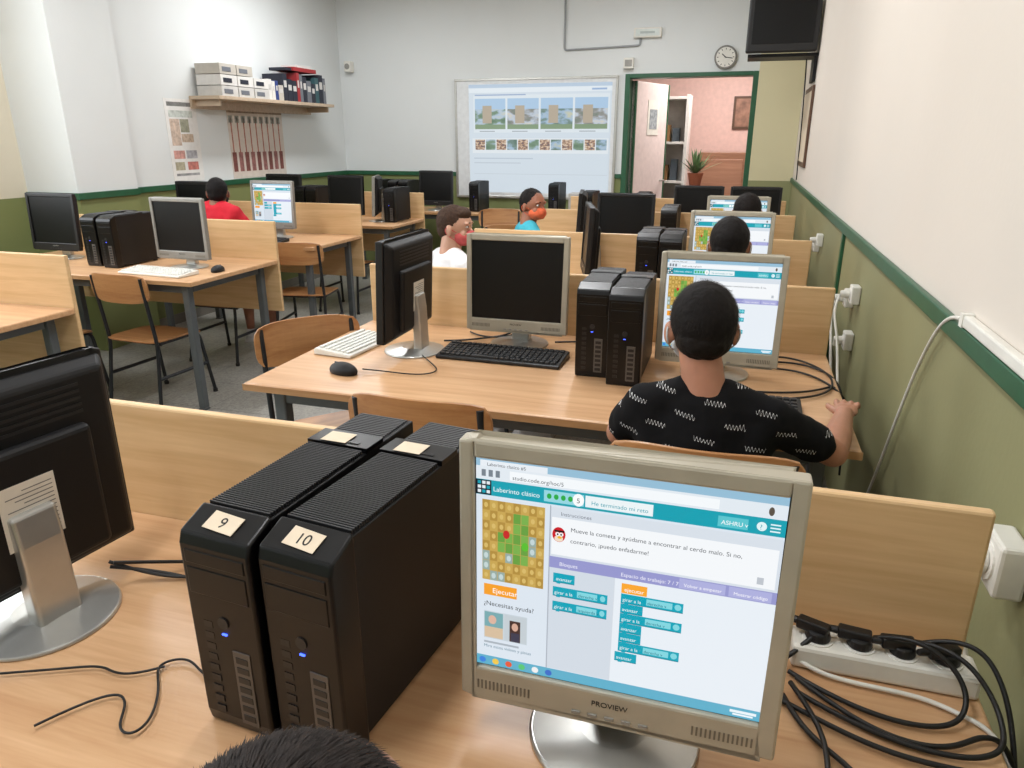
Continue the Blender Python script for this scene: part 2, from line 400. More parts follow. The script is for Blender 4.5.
    for w in (.205,.075,.205,.075,.075,.205,):
        blk(.515,y,w)
        if w>.1: R.append((.60,y+.007,.685,y+.035,(130,214,224),4)); R.append((.692,y+.007,.714,y+.035,(130,214,224),4,'o'))
        y+=.046
    blk(.505,y+.004,.075)
    R+=[(0,.952,1,1,(96,176,204),2)]
    for i,c in enumerate(((60,130,220),(240,200,80),(230,90,60),(90,200,120),(240,240,240),(60,110,200))): R.append((.01+i*.05,.962,.035+i*.05,.992,c,3,'o'))
    R+=[(.90,.965,.985,.978,(235,245,250),3),(.91,.981,.975,.99,(235,245,250),3)]
    return R
UI=code_ui()
TXT=[("Laberinto clásico",.062,.142,.0072,(235,250,250)),("He terminado mi reto",.40,.142,.0062,TEAL),("5",.351,.142,.0075,(40,60,70)),("ASHRU v",.81,.143,.0062,(245,250,250)),
("?",.924,.142,.007,TEAL),("studio.code.org/hoc/5",.13,.079,.006,(60,70,80)),("Laberinto clasico #5",.04,.031,.005,(60,70,80)),("Instrucciones",.30,.208,.0058,(110,116,130)),
("Mueve la cometa y ayúdame a encontrar al cerdo malo. Si no,",.335,.275,.0066,(70,76,84)),("contrario, ¡puedo enfadarme!",.335,.325,.0066,(70,76,84)),
("Bloques",.30,.438,.006,(240,240,252)),("Espacio de trabajo: 7 / 7",.51,.438,.0058,(240,240,252)),("Volver a empezar",.715,.438,.005,(250,250,255)),("Mostrar código",.87,.438,.005,(250,250,255)),
("Ejecutar",.06,.625,.0085,(255,255,250)),("¿Necesitas ayuda?",.028,.69,.0078,(50,56,64)),("Mira estos vídeos y pistas",.028,.905,.0052,(90,130,150)),
("avanzar",.29,.508,.0055,(235,250,250)),("girar a la",.286,.573,.0055,(235,250,250)),("derecha v",.37,.571,.005,(0,110,130)),("girar a la",.286,.643,.0055,(235,250,250)),("izquierda v",.37,.641,.005,(0,110,130)),("ejecutar",.525,.505,.006,(255,255,250))]
_y=.518
for w in (1,0,1,0,0,1):
    TXT.append(("girar a la" if w else "avanzar",.521,_y+.033,.0053,(235,250,250)))
    if w: TXT.append(("derecha v",.603,_y+.031,.0048,(0,110,130)))
    _y+=.046
TXT.append(("avanzar",.511,_y+.037,.0053,(235,250,250)))

def monitor(x,y,rz,style='beige',ui=None,detail=False,z=.751,tilt=3,lift=0):
    g=grp('lcd_monitor',(x,y,z),rz)
    case={'beige':BEIGE,'black':BLK,'silver':SILV}[style]
    L=lift
    T=Matrix.Translation((0,0,.20+L))@Matrix.Rotation(math.radians(-tilt),4,'X')@Matrix.Translation((0,0,-.20))
    hw=.187; z0,z1=.055,.397; sx=.169; s0,s1=.098,.376
    bm=B(); yf,yb=-.045,-.018
    box(bm,-hw,-sx,yf,yb,z0,z1); box(bm,sx,hw,yf,yb,z0,z1); box(bm,-sx,sx,yf,yb,s1,z1); box(bm,-sx,sx,yf,yb,z0,s0)
    bmesh.ops.remove_doubles(bm,verts=bm.verts[:],dist=1e-5)
    part(g,'front_bezel',bm,case,0.0035,M=T)
    bm=B()
    v=[(-hw+.003,yb-.001,z0+.003),(hw-.003,yb-.001,z0+.003),(hw-.003,yb-.001,z1-.003),(-hw+.003,yb-.001,z1-.003)]
    u=[(-.165,.008,z0+.02),(.165,.008,z0+.02),(.165,.008,z1-.02),(-.165,.008,z1-.02)]
    a=[bm.verts.new(p) for p in v]; b=[bm.verts.new(p) for p in u]
    bm.faces.new(a); bm.faces.new(b[::-1])
    for i in range(4): bm.faces.new([a[i],b[i],b[(i+1)%4],a[(i+1)%4]])
    bmesh.ops.recalc_face_normals(bm,faces=bm.faces[:])
    part(g,'back_shell',bm,BLKM,0.008,M=T,seg=3)
    bm=B(); box(bm,-.12,.12,.0,.024,z0+.03,z1-.10); part(g,'back_bulge',bm,BLKM,0.010,M=T,seg=3)
    bm=B()
    for i in range(5): box(bm,-.12,.12,.007,.0095,z1-.085+i*.011,z1-.080+i*.011)
    part(g,'vent_slots',bm,RIB,M=T)
    bm=B(); box(bm,-sx+.0003,sx-.0003,-.038,-.030,s0+.0003,s1-.0003); part(g,'screen_panel',bm,SCROFF,M=T)
    if style=='beige' or style=='silver':
        bm=B()
        for sgn in (-1,1):
            for i in range(14): 
                xx=sgn*.13-.035+i*.005
                box(bm,xx,xx+.0022,yf-.0006,yf,.068,.080)
        part(g,'speaker_grilles',bm,mat('grille_shadow',(112,106,94),0.6),M=T)
    bm=B()
    for i in range(5): box(bm,-.045+i*.02,-.034+i*.02,yf-.002,yf+.001,.0615,.066)
    part(g,'buttons',bm,SILV if style!='black' else RIB,0.0008,M=T)
    text(g,'maker_badge','PROVIEW',.010,INK if style!='black' else SILVM,T@Matrix.Translation((0,yf-.0003,.078))@Matrix.Rotation(math.pi/2,4,'X'),align='CENTER')
    bm=B(); box(bm,-.045,.04,.0241,.0246,z0+.09,z0+.19); part(g,'rating_label',bm,PAPER,M=T)
    bm=B()
    for i in range(13): box(bm,-.040,.005+.025*((i*7)%3)/2,.0246,.0248,z0+.096+i*.0068,z0+.0975+i*.0068)
    part(g,'label_print',bm,mat('label_grey',(110,110,112),0.8),M=T)
    if ui: 
        ui_quads(g,UI,-sx+.001,s1-.001,2*sx-.002,s1-s0-.002,-.0382,M=T,strength=1.0)
        if detail:
            for t,uu,vv,sz,c in TXT:
                text(g,'screen_text',t,sz*1.12,E(c),T@Matrix.Translation((-sx+.001+uu*.336,-.0392,s1-.001-vv*.276))@Matrix.Rotation(math.pi/2,4,'X'),ext=0.0)
    bm=B(); prism(bm,[(.012,.01),(.045,.01),(.040,.15+L),(.034,.20+L),(.018,.20+L),(.012,.12+L)],-.034,.034); 
    part(g,'neck',bm,SILVM,0.006,seg=3)
    bm=B(); cyl(bm,(0,0,0),(0,0,.006),.108,.106,n=48); cyl(bm,(0,0,.006),(0,0,.016),.104,.045,n=48)
    part(g,'round_base',bm,SILVM,0.002,smooth=False)
    return g
def tower(x,y,rz=0,label=None,w=.104,z=.751,d=.345):
    """x,y = centre of front edge"""
    g=grp('desktop_computer_tower',(x,y,z),rz); h=.298; k=w/2
    bm=B(); box(bm,-k+.003,k-.003,.032,d,.008,h-.006); part(g,'steel_case',bm,BLKM,0.002)
    bm=B(); prism(bm,[(0.004,.0),(0,.02),(-.002,h-.032),(.003,h-.017),(.045,h),(.045,0)],-k,k); part(g,'front_bezel',bm,BLKG,0.004,seg=3)
    bm=B(); n=int((d-.06-.125)/.0046)
    for i in range(n): 
        yy=.048+i*.0046; box(bm,-k+.006,k-.006,yy,yy+.0026,h-.006,h)
    part(g,'ribbed_top',bm,RIB,0.0006)
    ye=.050+n*.0046
    bm=B(); box(bm,-k+.001,k-.001,ye,ye+.045,h-.006,h+.002); box(bm,-k+.02,k-.02,ye+.008,ye+.014,h+.002,h+.003); part(g,'carry_recess',bm,BLKG,0.003)
    bm=B()
    i=0
    while ye+.05+i*.006<d-.008:
        yy=ye+.05+i*.006; box(bm,-k+.01,k-.01,yy,yy+.0028,h-.006,h-.0035); i+=1
    part(g,'top_vents',bm,mat('vent_grey',(70,70,72),.5))
    bm=B(); box(bm,-k+.008,k-.008,-.0030,.001,.20,.236); box(bm,-k+.008,k-.008,-.0032,.001,.242,.260); part(g,'drive_bay_covers',bm,BLKG,0.001)
    bm=B()
    for i in range(9): box(bm,-k+.02,-k+.034,-.0015,.0005,.025+i*.016,.034+i*.016)
    part(g,'vent_column',bm,BLK)
    bm=B(); box(bm,.008,.034,-.0020,.0005,.018,.128); part(g,'port_strip',bm,mat('port_metal',(96,94,92),0.4,0.6),0.0005)
    bm=B()
    for i in range(7): box(bm,.012,.030,-.0028,-.0015,.024+i*.0145,.033+i*.0145)
    part(g,'front_ports',bm,BLK,0.0005)
    bm=B(); cyl(bm,(.0,-.003,.165),(.0,.001,.165),.008); part(g,'power_button',bm,RIB)
    bm=B(); box(bm,-.0035,.0035,-.003,-.001,.148,.150); part(g,'power_led',bm,BLUE)
    bm=B()
    for sx in (-1,1):
        for yy in (.03,d-.04): box(bm,sx*(k-.02)-.008,sx*(k-.02)+.008,yy,yy+.02,0,.009)
    part(g,'feet',bm,BLK)
    a=math.atan2(.017,.042)
    C=Matrix.Translation((0,.022,h-.0085-.0008+.0014))@Matrix.Rotation(a,4,'X')
    if label:
        bm=B(); box(bm,-.023,.023,-.014,.012,0,.0007); part(g,'number_tag',bm,CREAM,M=C@Matrix.Rotation(-.08,4,'Z'),bevel=.0)
        text(g,'tag_number',label,.021,INK,C@Matrix.Translation((0,-.0085,.0008)),align='CENTER')
        bm=B(); box(bm,-.022,.020,ye+.003,ye+.036,h+.0032,h+.0037,M=Matrix.Rotation(.03,4,'Z')); part(g,'top_sticker',bm,CREAM)
    return g
def keyboard(x,y,rz,white=False,z=.751,w=.44):
    g=grp('keyboard',(x,y,z),rz); bm=B(); h=w/2
    prism(bm,[(-.075,0),(-.075,.012),(.07,.024),(.078,.020),(.078,0)],-h,h); part(g,'body',bm,WHITEP if white else BLK,0.004)
    bm=B(); sl=.012/.145
    for r in range(6):
        yy=-.062+r*.0205+(.006 if r==5 else 0); xx=-h+.012
        while xx<h-.02:
            kw=.0165
            if r==0 and -.1<xx<.0: kw=.10
            gx=xx/h
            if .36<gx<.40 or .62<gx<.66: xx+=.008; continue
            zz=.012+(yy+.075)*sl
            box(bm,xx,xx+kw,yy,yy+.0165,zz-.002,zz+.007); xx+=kw+.0025
    part(g,'keys',bm,KEYW if white else KEYC,0.002)
    return g
def mouse(x,y,rz,z=.751):
    g=grp('computer_mouse',(x,y,z),rz); bm=B(); ell(bm,(0,0,.008),(.031,.055,.028),n=24)
    bmesh.ops.bisect_plane(bm,geom=bm.verts[:]+bm.edges[:]+bm.faces[:],plane_co=(0,0,0.0005),plane_no=(0,0,-1),clear_outer=True)
    bmesh.ops.holes_fill(bm,edges=[e for e in bm.edges if e.is_boundary]); part(g,'shell',bm,BLKM,smooth=True)
    bm=B(); box(bm,-.003,.003,.018,.036,.026,.034); part(g,'wheel',bm,RIB,0.002)
    return g

# ---- R1 (near) desk
monitor(-.09,.735,0,'beige',True,True,tilt=2)
tower(-.546,.596,-5,'9',d=.385); tower(-.436,.592,-7,'10',d=.385)
monitor(-.990,.705,-98,'black',lift=-.004,tilt=0)
# ---- R2
monitor(-.725,2.46,0,'beige',tilt=3)
monitor(-1.06,2.27,-90,'black',tilt=3,lift=.008)
tower(-.398,2.15); tower(-.288,2.09)
monitor(-.025,2.31,0,'beige',True,True,lift=-.012)
keyboard(-.73,2.27,-1); keyboard(.0,1.99,0)
keyboard(-1.285,2.25,90-6,True,w=.28)
mouse(-1.17,1.96,75)
# ---- R3
monitor(-.70,3.72,-75,'black'); tower(-.39,3.44); tower(-.28,3.40); monitor(-.02,3.56,0,'beige',True); keyboard(0,3.30,0)
# ---- R4
monitor(-.70,4.85,0,'black',lift=-.02); monitor(.0,4.80,0,'beige',True,lift=-.02); monitor(-1.0,4.95,-80,'black',lift=-.02); keyboard(0,4.58,0)
tower(-.42,4.8)
# ---- R5
monitor(-.30,5.95,0,'black',lift=-.03); monitor(.12,5.95,0,'black',lift=-.03); tower(-1.2,6.0); tower(-.75,6.0)
# ---- L1
monitor(-4.05,3.55,0,'black'); tower(-3.62,3.36); tower(-3.47,3.33); monitor(-3.06,3.50,-2,'silver',tilt=0); keyboard(-3.07,3.26,-4,True); mouse(-2.80,3.42,10)
# ---- L2
monitor(-4.05,4.85,0,'black'); monitor(-3.33,4.80,-2,'silver',True,lift=.02); keyboard(-3.35,4.56,0)
# ---- L3
monitor(-3.42,6.05,-5,'black'); monitor(-3.12,6.08,-70,'silver'); tower(-3.87,5.95); tower(-3.75,5.95); monitor(-4.1,6.1,0,'black'); tower(-2.98,5.98)
# ---- row along far wall
g=desk(-3.95,-2.2,7.0,7.6,False)
monitor(-3.02,7.2,0,'black'); tower(-3.5,7.12); tower(-3.38,7.12); tower(-3.7,7.15); tower(-2.6,7.15)
desk(-1.95,-1.25,7.0,7.6,False)
tower(-1.75,7.1)
g=grp('cardboard_box',(-1.50,7.3,.751)); bm=B(); box(bm,-.12,.12,-.1,.1,0,.20); part(g,'box',bm,mat('grey_box_card',(176,176,174),.7),.004); bm=B(); box(bm,-.02,.02,-.101,.101,.2005,.202); part(g,'tape',bm,PAPER)

# ---- chairs
chair(-.75,1.80,0)
chair(-.02,1.61,0,.055)
chair(-1.38,2.20,-130,0)
chair(-3.17,3.27,-4,0,.95)
chair(-3.75,3.05,5,0,.95)
chair(-3.35,4.15,0,0,.95)
chair(-3.0,4.62,12,0,.95)
chair(-1.22,3.02,-40); chair(-.05,2.95,0)
chair(-1.25,4.15,-70); chair(.04,4.28,0); chair(-.7,4.55,0)
chair(-1.75,5.6,20); chair(-2.1,6.4,190); chair(-.35,5.5,0)
chair(-3.3,5.75,0); chair(-.16,.03,0)

# ------------------------------------------------------------ people
def shirt_mat(name,rgb,pattern=False):
    if not pattern: return mat(name,rgb,0.85,var=0.08,scale=9,bump=0.25)
    if name in MC: return MC[name]
    m=bpy.data.materials.new(name); m.use_nodes=True; nt=m.node_tree; b=nt.nodes['Principled BSDF']; b.inputs['Roughness'].default_value=.9; b.inputs['Specular IOR Level'].default_value=.2
    L=nt.links.new
    tc=nt.nodes.new('ShaderNodeTexCoord'); sp=nt.nodes.new('ShaderNodeSeparateXYZ'); L(tc.outputs['Object'],sp.inputs[0])
    def mth(op,a,b_=None,c=None):
        n=nt.nodes.new('ShaderNodeMath'); n.operation=op
        for i,v in enumerate((a,b_,c)):
            if v is None: continue
            if isinstance(v,(int,float)): n.inputs[i].default_value=v
            else: L(v,n.inputs[i])
        return n.outputs[0]
    nz=nt.nodes.new('ShaderNodeTexNoise'); nz.inputs['Scale'].default_value=70; L(tc.outputs['Object'],nz.inputs['Vector'])
    amp=mth('MULTIPLY',nz.outputs['Fac'],.0085)
    wav=mth('MULTIPLY',mth('SINE',mth('MULTIPLY',sp.outputs['X'],850.0)),amp)
    zz=mth('ADD',mth('ADD',sp.outputs['Z'],wav),mth('MULTIPLY',sp.outputs['X'],.16))
    row=mth('MODULO',mth('ADD',zz,.3),.040); line=mth('LESS_THAN',mth('ABSOLUTE',mth('SUBTRACT',row,.020)),.0009)
    rid=mth('FLOOR',mth('DIVIDE',mth('ADD',mth('ADD',sp.outputs['Z'],.3),mth('MULTIPLY',sp.outputs['X'],.16)),.040))
    gx=mth('MODULO',mth('ADD',mth('ADD',sp.outputs['X'],2.0),mth('MULTIPLY',rid,.047)),.110); gate=mth('LESS_THAN',gx,.045)
    f=mth('MULTIPLY',line,gate)
    mx=nt.nodes.new('ShaderNodeMix'); mx.data_type='RGBA'; mx.inputs['A'].default_value=(*lin(rgb),1); mx.inputs['B'].default_value=(.8,.8,.8,1)
    L(f,mx.inputs['Factor']); L(mx.outputs['Result'],b.inputs['Base Color'])
    MC[name]=m; return m
tex=bpy.data.textures.new('hair_clumps','CLOUDS'); tex.noise_scale=0.018
texc=bpy.data.textures.new('cloth_folds','CLOUDS'); texc.noise_scale=0.07
def boy(loc,yaw,shirt,skin,hairc,maskc,head_yaw=0,head_pitch=0,lean=.06,hands=None,pattern=False,sleeve=.62,hs=1.0,long_hair=0,hx=0,hz=0,strands=1500,up_=0,lie=1.0):
    """up_ raises the shoulders/chest for a taller-sitting child"""
    g=grp('seated_boy',(loc[0],loc[1],0),yaw)
    V=Vector
    sk=mat('skin_%d_%d'%(skin[0],skin[1]),skin,0.5,var=0.07,scale=24,sss=.12); sh=shirt_mat('shirt_%d_%d_%d'%shirt,shirt,pattern)
    hr=mat('hair_%d'%hairc[0],hairc,0.7,var=0.3,scale=120,bump=0.5,spec=.25)
    sho=.905+up_
    pel=V((0,0,.50)); belly=V((0,lean*.35,.63+up_*.4)); chest=V((0,lean*.75,.79+up_)); nb=V((0,lean*.95,.935+up_)); hd=V((hx,lean*1.15+.02,1.075+hz+up_))
    bm=B()
    ell(bm,pel+V((0,0,.02)),(.130,.10,.08)); ell(bm,belly,(.120,.088,.15)); ell(bm,chest,(.134,.088,.145)); ell(bm,nb+V((0,-.005,-.045)),(.10,.064,.055))
    arms=[]
    for i,s in enumerate((-1,1)):
        shp=V((s*.135,lean*.9,sho-.03))
        if hands: el,wr=[V(p) for p in hands[i]]
        else: el=V((s*.21,lean+.08,.70+up_)); wr=V((s*.13,.30,.785))
        arms.append((shp,el,wr))
        cap(bm,nb+V((s*.035,0,-.022)),shp,.046,.050)
        mid=shp.lerp(el,sleeve); cap(bm,shp,mid,.052,.048); cap(bm,V((s*.085,lean*.8,.80+up_)),shp,.07,.05)
    o=part(g,'shirt',bm,sh); remesh(o,.0075,6)
    d=o.modifiers.new('fold','DISPLACE'); d.texture=texc; d.strength=.014; d.mid_level=.5
    bm=B(); cap(bm,nb+V((0,-.005,-.03)),hd+V((0,-.018,-.055)),.050,.047)
    o=part(g,'neck',bm,sk); remesh(o,.006,3)
    for i,(shp,el,wr) in enumerate(arms):
        s=(-1,1)[i]
        bm=B(); cap(bm,shp.lerp(el,.3),el,.037,.034); cap(bm,el,el.lerp(wr,.35),.034,.034); cap(bm,el.lerp(wr,.35),wr,.034,.023)
        dr=(wr-el); dr.z=0; dr.normalize(); sd=V((dr.y,-dr.x,0)); up=V((0,0,1))
        R=Matrix((sd,dr,up)).transposed().to_4x4()
        ell(bm,wr+dr*.035,(.032,.042,.014),R); ell(bm,wr+dr*.012,(.024,.028,.017),R)
        for j,(off,ln) in enumerate(((-.024,.044),(-.008,.052),(.008,.050),(.023,.040))):
            a=wr+dr*.062+sd*off; b=a+dr*ln*.5+sd*off*.15+up*.006; c=b+dr*ln*.42-up*.014+sd*off*.1
            cap(bm,a,b,.0078,.0070,10); cap(bm,b,c,.0070,.0058,10)
        a=wr+dr*.018+sd*(-s)*.022; b=a+dr*.026+sd*(-s)*.020; c=b+dr*.024+sd*(-s)*.004-up*.004
        cap(bm,a,b,.0105,.0085,10); cap(bm,b,c,.0085,.0068,10)
        o=part(g,'arm_and_hand',bm,sk); remesh(o,.0036,3)
    bm=B(); ell(bm,pel+V((0,0,0)),(.135,.11,.072)); 
    for s in (-1,1): cap(bm,pel+V((s*.075,.02,.002)),V((s*.095,.30,.495)),.073,.062)
    o=part(g,'shorts',bm,mat('denim_shorts',(40,46,62),0.85)); remesh(o,.010,5)
    bm=B()
    for s in (-1,1):
        cap(bm,V((s*.09,.22,.495)),V((s*.10,.38,.485)),.050,.046); cap(bm,V((s*.10,.38,.48)),V((s*.10,.36,.32)),.045,.046); cap(bm,V((s*.10,.36,.32)),V((s*.10,.36,.09)),.045,.028)
    o=part(g,'legs',bm,sk); remesh(o,.008,4)
    bm=B()
    for s in (-1,1):
        cap(bm,V((s*.10,.35,.045)),V((s*.105,.50,.035)),.040,.032); box(bm,s*.10-.036,s*.10+.040,.315,.53,0,.02); cyl(bm,(s*.10,.36,.05),(s*.10,.36,.10),.036,.034)
    o=part(g,'trainers',bm,mat('trainer_grey',(180,180,184),0.6)); remesh(o,.007,2)
    HM=Matrix.Translation(hd)@Matrix.Rotation(math.radians(head_yaw),4,'Z')@Matrix.Rotation(math.radians(-head_pitch),4,'X')@Matrix.Scale(hs,4)
    bm=B(); ell(bm,(0,0,.012),(.072,.088,.085)); ell(bm,(0,.022,-.040),(.054,.062,.060)); ell(bm,(0,.045,-.080),(.022,.020,.016))
    cap(bm,(0,.080,-.008),(0,.093,-.028),.008,.010); 
    for s in (-1,1):
        ell(bm,(s*.076,-.006,-.015),(.010,.019,.029),Matrix.Rotation(math.radians(-s*22),4,'Z')); ell(bm,(s*.03,.076,.018),(.022,.011,.008)); ell(bm,(s*.036,.058,-.035),(.022,.022,.022))
    o=part(g,'head',bm,sk,M=HM); remesh(o,.0042,4)
    bm=B()
    for s in (-1,1): ell(bm,(s*.030,.0765,.002),(.0120,.008,.0065),mi=0,n=14); ell(bm,(s*.030,.0825,.002),(.0055,.0028,.0055),mi=1,n=12)
    part(g,'eyes',bm,[mat('eye_white',(225,220,214),0.3),mat('eye_iris',(40,26,18),0.2)],smooth=True,M=HM)
    bm=B()
    for s in (-1,1): cap(bm,(s*.016,.088,.021),(s*.044,.076,.022),.0022,.0016,8)
    part(g,'eyebrows',bm,hr,M=HM,smooth=True)
    bm=B(); ell(bm,(0,.080,-.058),(.018,.005,.004)); ell(bm,(0,.079,-.065),(.015,.006,.005)); part(g,'lips',bm,mat('lips',(170,96,88),0.5),M=HM,smooth=True)
    if maskc:
        mm=mat('mask_%d_%d_%d'%maskc,maskc,0.8,var=.15,scale=45)
        bm=B(); ell(bm,(0,.038,-.050),(.064,.068,.047)); ell(bm,(0,.088,-.040),(.019,.020,.026)); ell(bm,(0,.075,-.070),(.030,.026,.020))
        bmesh.ops.bisect_plane(bm,geom=bm.verts[:]+bm.edges[:]+bm.faces[:],plane_co=(0,.018,0),plane_no=(0,-1,0),clear_outer=True)
        bmesh.ops.holes_fill(bm,edges=[e for e in bm.edges if e.is_boundary])
        o=part(g,'face_mask',bm,mm,M=HM); remesh(o,.0035,3)
        tube(g,'mask_straps',[[(s*.060,.030,-.025),(s*.072,.01,-.012),(s*.080,-.012,.008),(s*.086,-.028,-.012),(s*.076,-.012,-.045),(s*.060,.028,-.065)] for s in (-1,1)],.0020,mm,kind='NURBS').matrix_local=HM
    hc=V((0,-.012,.022)); rr=V((.0755,.088,.086))
    bm=B(); ell(bm,hc,rr,n=28); ell(bm,(0,-.032,-.014),(.067,.064,.058),n=24)
    if long_hair: ell(bm,(0,.035,.062),(.056,.050,.038))
    o=part(g,'hair',bm,hr,M=HM); remesh(o,.0045,3)
    dd=o.modifiers.new('clump','DISPLACE'); dd.texture=tex; dd.strength=.006; dd.mid_level=.5
    bm=B(); ga=math.pi*(3-5**.5); N=strands; q8=.8*lie
    for i in range(N):
        zz=1-2*(i+.5)/N; q=math.sqrt(1-zz*zz); th=i*ga; n=V((q*math.cos(th),q*math.sin(th),zz))
        if zz<-.55: continue
        if n.y>.45 and zz<.35: continue
        if n.y>.0 and zz<-.05: continue
        p=V((n.x*rr.x,n.y*rr.y,n.z*rr.z))+hc
        t=(n*n.dot(V((0,-.35,.93)))-V((0,-.35,.93))); t=t.normalized() if t.length>.01 else V((1,0,0))
        d=(n*(.16*lie)+t+V((random.uniform(-.4,.4),random.uniform(-.4,.4),random.uniform(-.3,.3)))*q8).normalized()
        tip=p+d*random.uniform(.010,.018)+n*.0015
        side=n.cross(d).normalized()*.0008
        a=bm.verts.new(p-side+n*.0005); b=bm.verts.new(p+side+n*.0005); c=bm.verts.new(tip); bm.faces.new([a,b,c])
    part(g,'hair_strands',bm,hr,M=HM)
    return g
boy((-.03,1.56),0,(14,14,16),(172,122,98),(22,17,15),(200,205,208),head_yaw=12,lean=.05,pattern=True,
    hands=(((-.200,.11,.775),(-.10,.34,.797)),((.295,.13,.775),(.345,.37,.787))),hs=.97,hx=-.022,hz=-.008,strands=4500,sleeve=.72,lie=.5)
boy((-1.25,3.02),-40,(226,226,228),(200,154,130),(66,46,34),(196,84,84),head_yaw=-50,lean=.04,long_hair=1,hs=.88,up_=.05,hz=-.03)
boy((-1.20,4.15),-60,(60,170,190),(156,102,78),(24,18,16),(226,104,64),head_yaw=-58,lean=.03,hs=.88,up_=.06,hz=-.035)
boy((-.02,2.92),0,(60,62,70),(150,104,80),(20,16,15),(200,205,208),lean=.05,lie=.6)
boy((.05,4.27),0,(70,60,64),(150,104,80),(26,20,18),(200,205,208),lean=.05,long_hair=1)
boy((-3.36,4.15),0,(200,26,46),(140,92,70),(18,14,14),(40,40,46),lean=.03,head_yaw=25,hs=.90,up_=.12,hz=-.07)
boy((-.180,.055),0,(90,90,100),(170,120,95),(32,24,20),(200,205,208),lean=.12,hz=.009,strands=14000,lie=.35)

# ------------------------------------------------------------ wall things
g=grp('projection_whiteboard',(-3.0,YF-.03,2.04)); w=1.71;h=1.17
bm=B(); box(bm,0,w,0,.022,-h,0); part(g,'board',bm,mat('whiteboard_surface',(218,222,224),0.3))
bm=B(); t=.025
box(bm,-t,w+t,-.008,.03,0,t); box(bm,-t,w+t,-.008,.03,-h-t,-h); box(bm,-t,0,-.008,.03,-h,0); box(bm,w,w+t,-.008,.03,-h,0); part(g,'aluminium_frame',bm,SILVM,0.003)
R=[(0.08,.03,.98,.97,(206,217,226),0),(.08,.03,.98,.06,(180,198,216),1),(.08,.06,.98,.10,(222,230,236),1),(.11,.12,.97,.44,(216,225,231),1),(.12,.115,.45,.125,(150,170,200),2),(.86,.075,.95,.09,(150,176,210),2)]
th=['land1','land2','land3','land2','land1']
for i in range(4):
    a=.12+i*.213; R.append((a,.15,a+.20,.24,(168,196,222),2)); R.append((a,.24,a+.20,.41,th[i],2)); R.append((a,.37,a+.20,.41,(128,150,120),3))
    R.append((a+.05,.21,a+.11,.36,(176,164,146),3)); R.append((a+.03,.425,a+.13,.433,(160,168,176),2))
for i in range(12): R.append((.12+i*.0705,.50,.12+i*.0705+.064,.59,['face','land1','face','land3'][i%4],2))
R+=[(.10,.49,.97,.62,(220,227,232),1),(.11,.66,.5,.67,(184,196,208),1),(.11,.70,.42,.71,(190,200,210),1),(.11,.80,.97,.805,(194,204,212),1)]
ui_quads(g,R,0,0,w,h,-.001,strength=1.0,name='projected_image')
# shelf + binders
g=grp('wall_shelf',(XL,6.2,1.77)); bm=B()
box(bm,.001,.30,-.9,.9,0,.028); box(bm,.001,.02,-.9,.9,-.07,0); box(bm,.001,.26,-.85,-.83,-.05,0); box(bm,.001,.26,.83,.85,-.05,0); part(g,'shelf_board',bm,wood('shelf_wood',(176,156,132),(200,180,156)),0.002)
g=grp('ring_binders',(XL+.03,5.38,1.799)); bm=B(); yy=0; random.seed(11)
cols=[(196,194,190),(214,212,208),(104,108,116),(30,34,48),(50,84,90),(186,180,170),(150,40,44),(40,60,120)]
mats=[mat('binder_%d'%i,c,0.6) for i,c in enumerate(cols)]
while yy<1.66:
    t=random.choice((.05,.07,.08)); hh=random.uniform(.13,.20) if yy<.9 else random.uniform(.18,.27)
    ci=random.choice((0,1,2,5,3,7)) if yy<.95 else random.choice((3,3,2,4,6,7,3))
    if yy<.5:
        t=.22; n=3 if yy<.3 else 2
        for j in range(n): box(bm,0,.24,yy,yy+t-.01,j*.085,j*.085+.08,(0,1,5)[j])
        for j in range(n): box(bm,.24,.243,yy+.03,yy+.14,j*.085+.02,j*.085+.055,(2,3,2)[j])
    else:
        box(bm,0,.22,yy,yy+t-.004,0,hh,ci); box(bm,.22,.222,yy+.012,yy+t-.016,hh*.5,hh*.75,0)
    yy+=t
box(bm,.02,.22,1.1,1.5,.275,.31,6); box(bm,.02,.2,1.2,1.45,.31,.335,1); box(bm,.02,.2,1.0,1.2,.275,.30,3)
part(g,'binders',bm,mats,0.002)
def poster(name,x,y0,y1,z0,z1,rects,base):
    g=grp(name,(x,y0,z1)); bm=B(); box(bm,0.0005,.003,0,y1-y0,-(z1-z0),0); part(g,'sheet',bm,mat(name+'_paper',base,0.7))
    bm=B(); ms=[];ix={}
    for u0,v0,u1,v1,c in rects:
        m=mat('print_%d_%d_%d'%c,c,0.7,var=.3,scale=30)
        if m.name not in ix: ix[m.name]=len(ms); ms.append(m)
        box(bm,.003,.0036,u0*(y1-y0),u1*(y1-y0),-v1*(z1-z0),-v0*(z1-z0),ix[m.name])
    part(g,'print',bm,ms)
poster('wall_poster',XL,5.0,5.36,1.13,1.77,[(.08,.04,.9,.09,(120,120,118)),(.1,.14,.85,.22,(190,196,190)),(.1,.24,.4,.56,(196,176,160)),(.42,.24,.7,.40,(150,150,130)),(.42,.42,.8,.52,(190,170,150)),(.1,.62,.45,.72,(200,150,140)),(.5,.62,.85,.72,(170,170,176)),(.1,.76,.4,.86,(170,164,140)),(.5,.76,.85,.86,(190,120,110)),(.1,.9,.85,.93,(150,150,150))],(226,225,222))
rc=[(0,0,1,.06,(150,130,110))]
for i in range(9):
    a=.02+i*.108; rc+=[(a+.022,.12,a+.042,.62,(170,110,92)),(a,.62,a+.07,.90,(146,96,92) if i%2 else (120,70,64)),(a-.005,.10,a+.065,.2,(150,150,140))]
poster('wall_chart',XL,5.75,6.58,1.12,1.72,rc,(208,198,188))
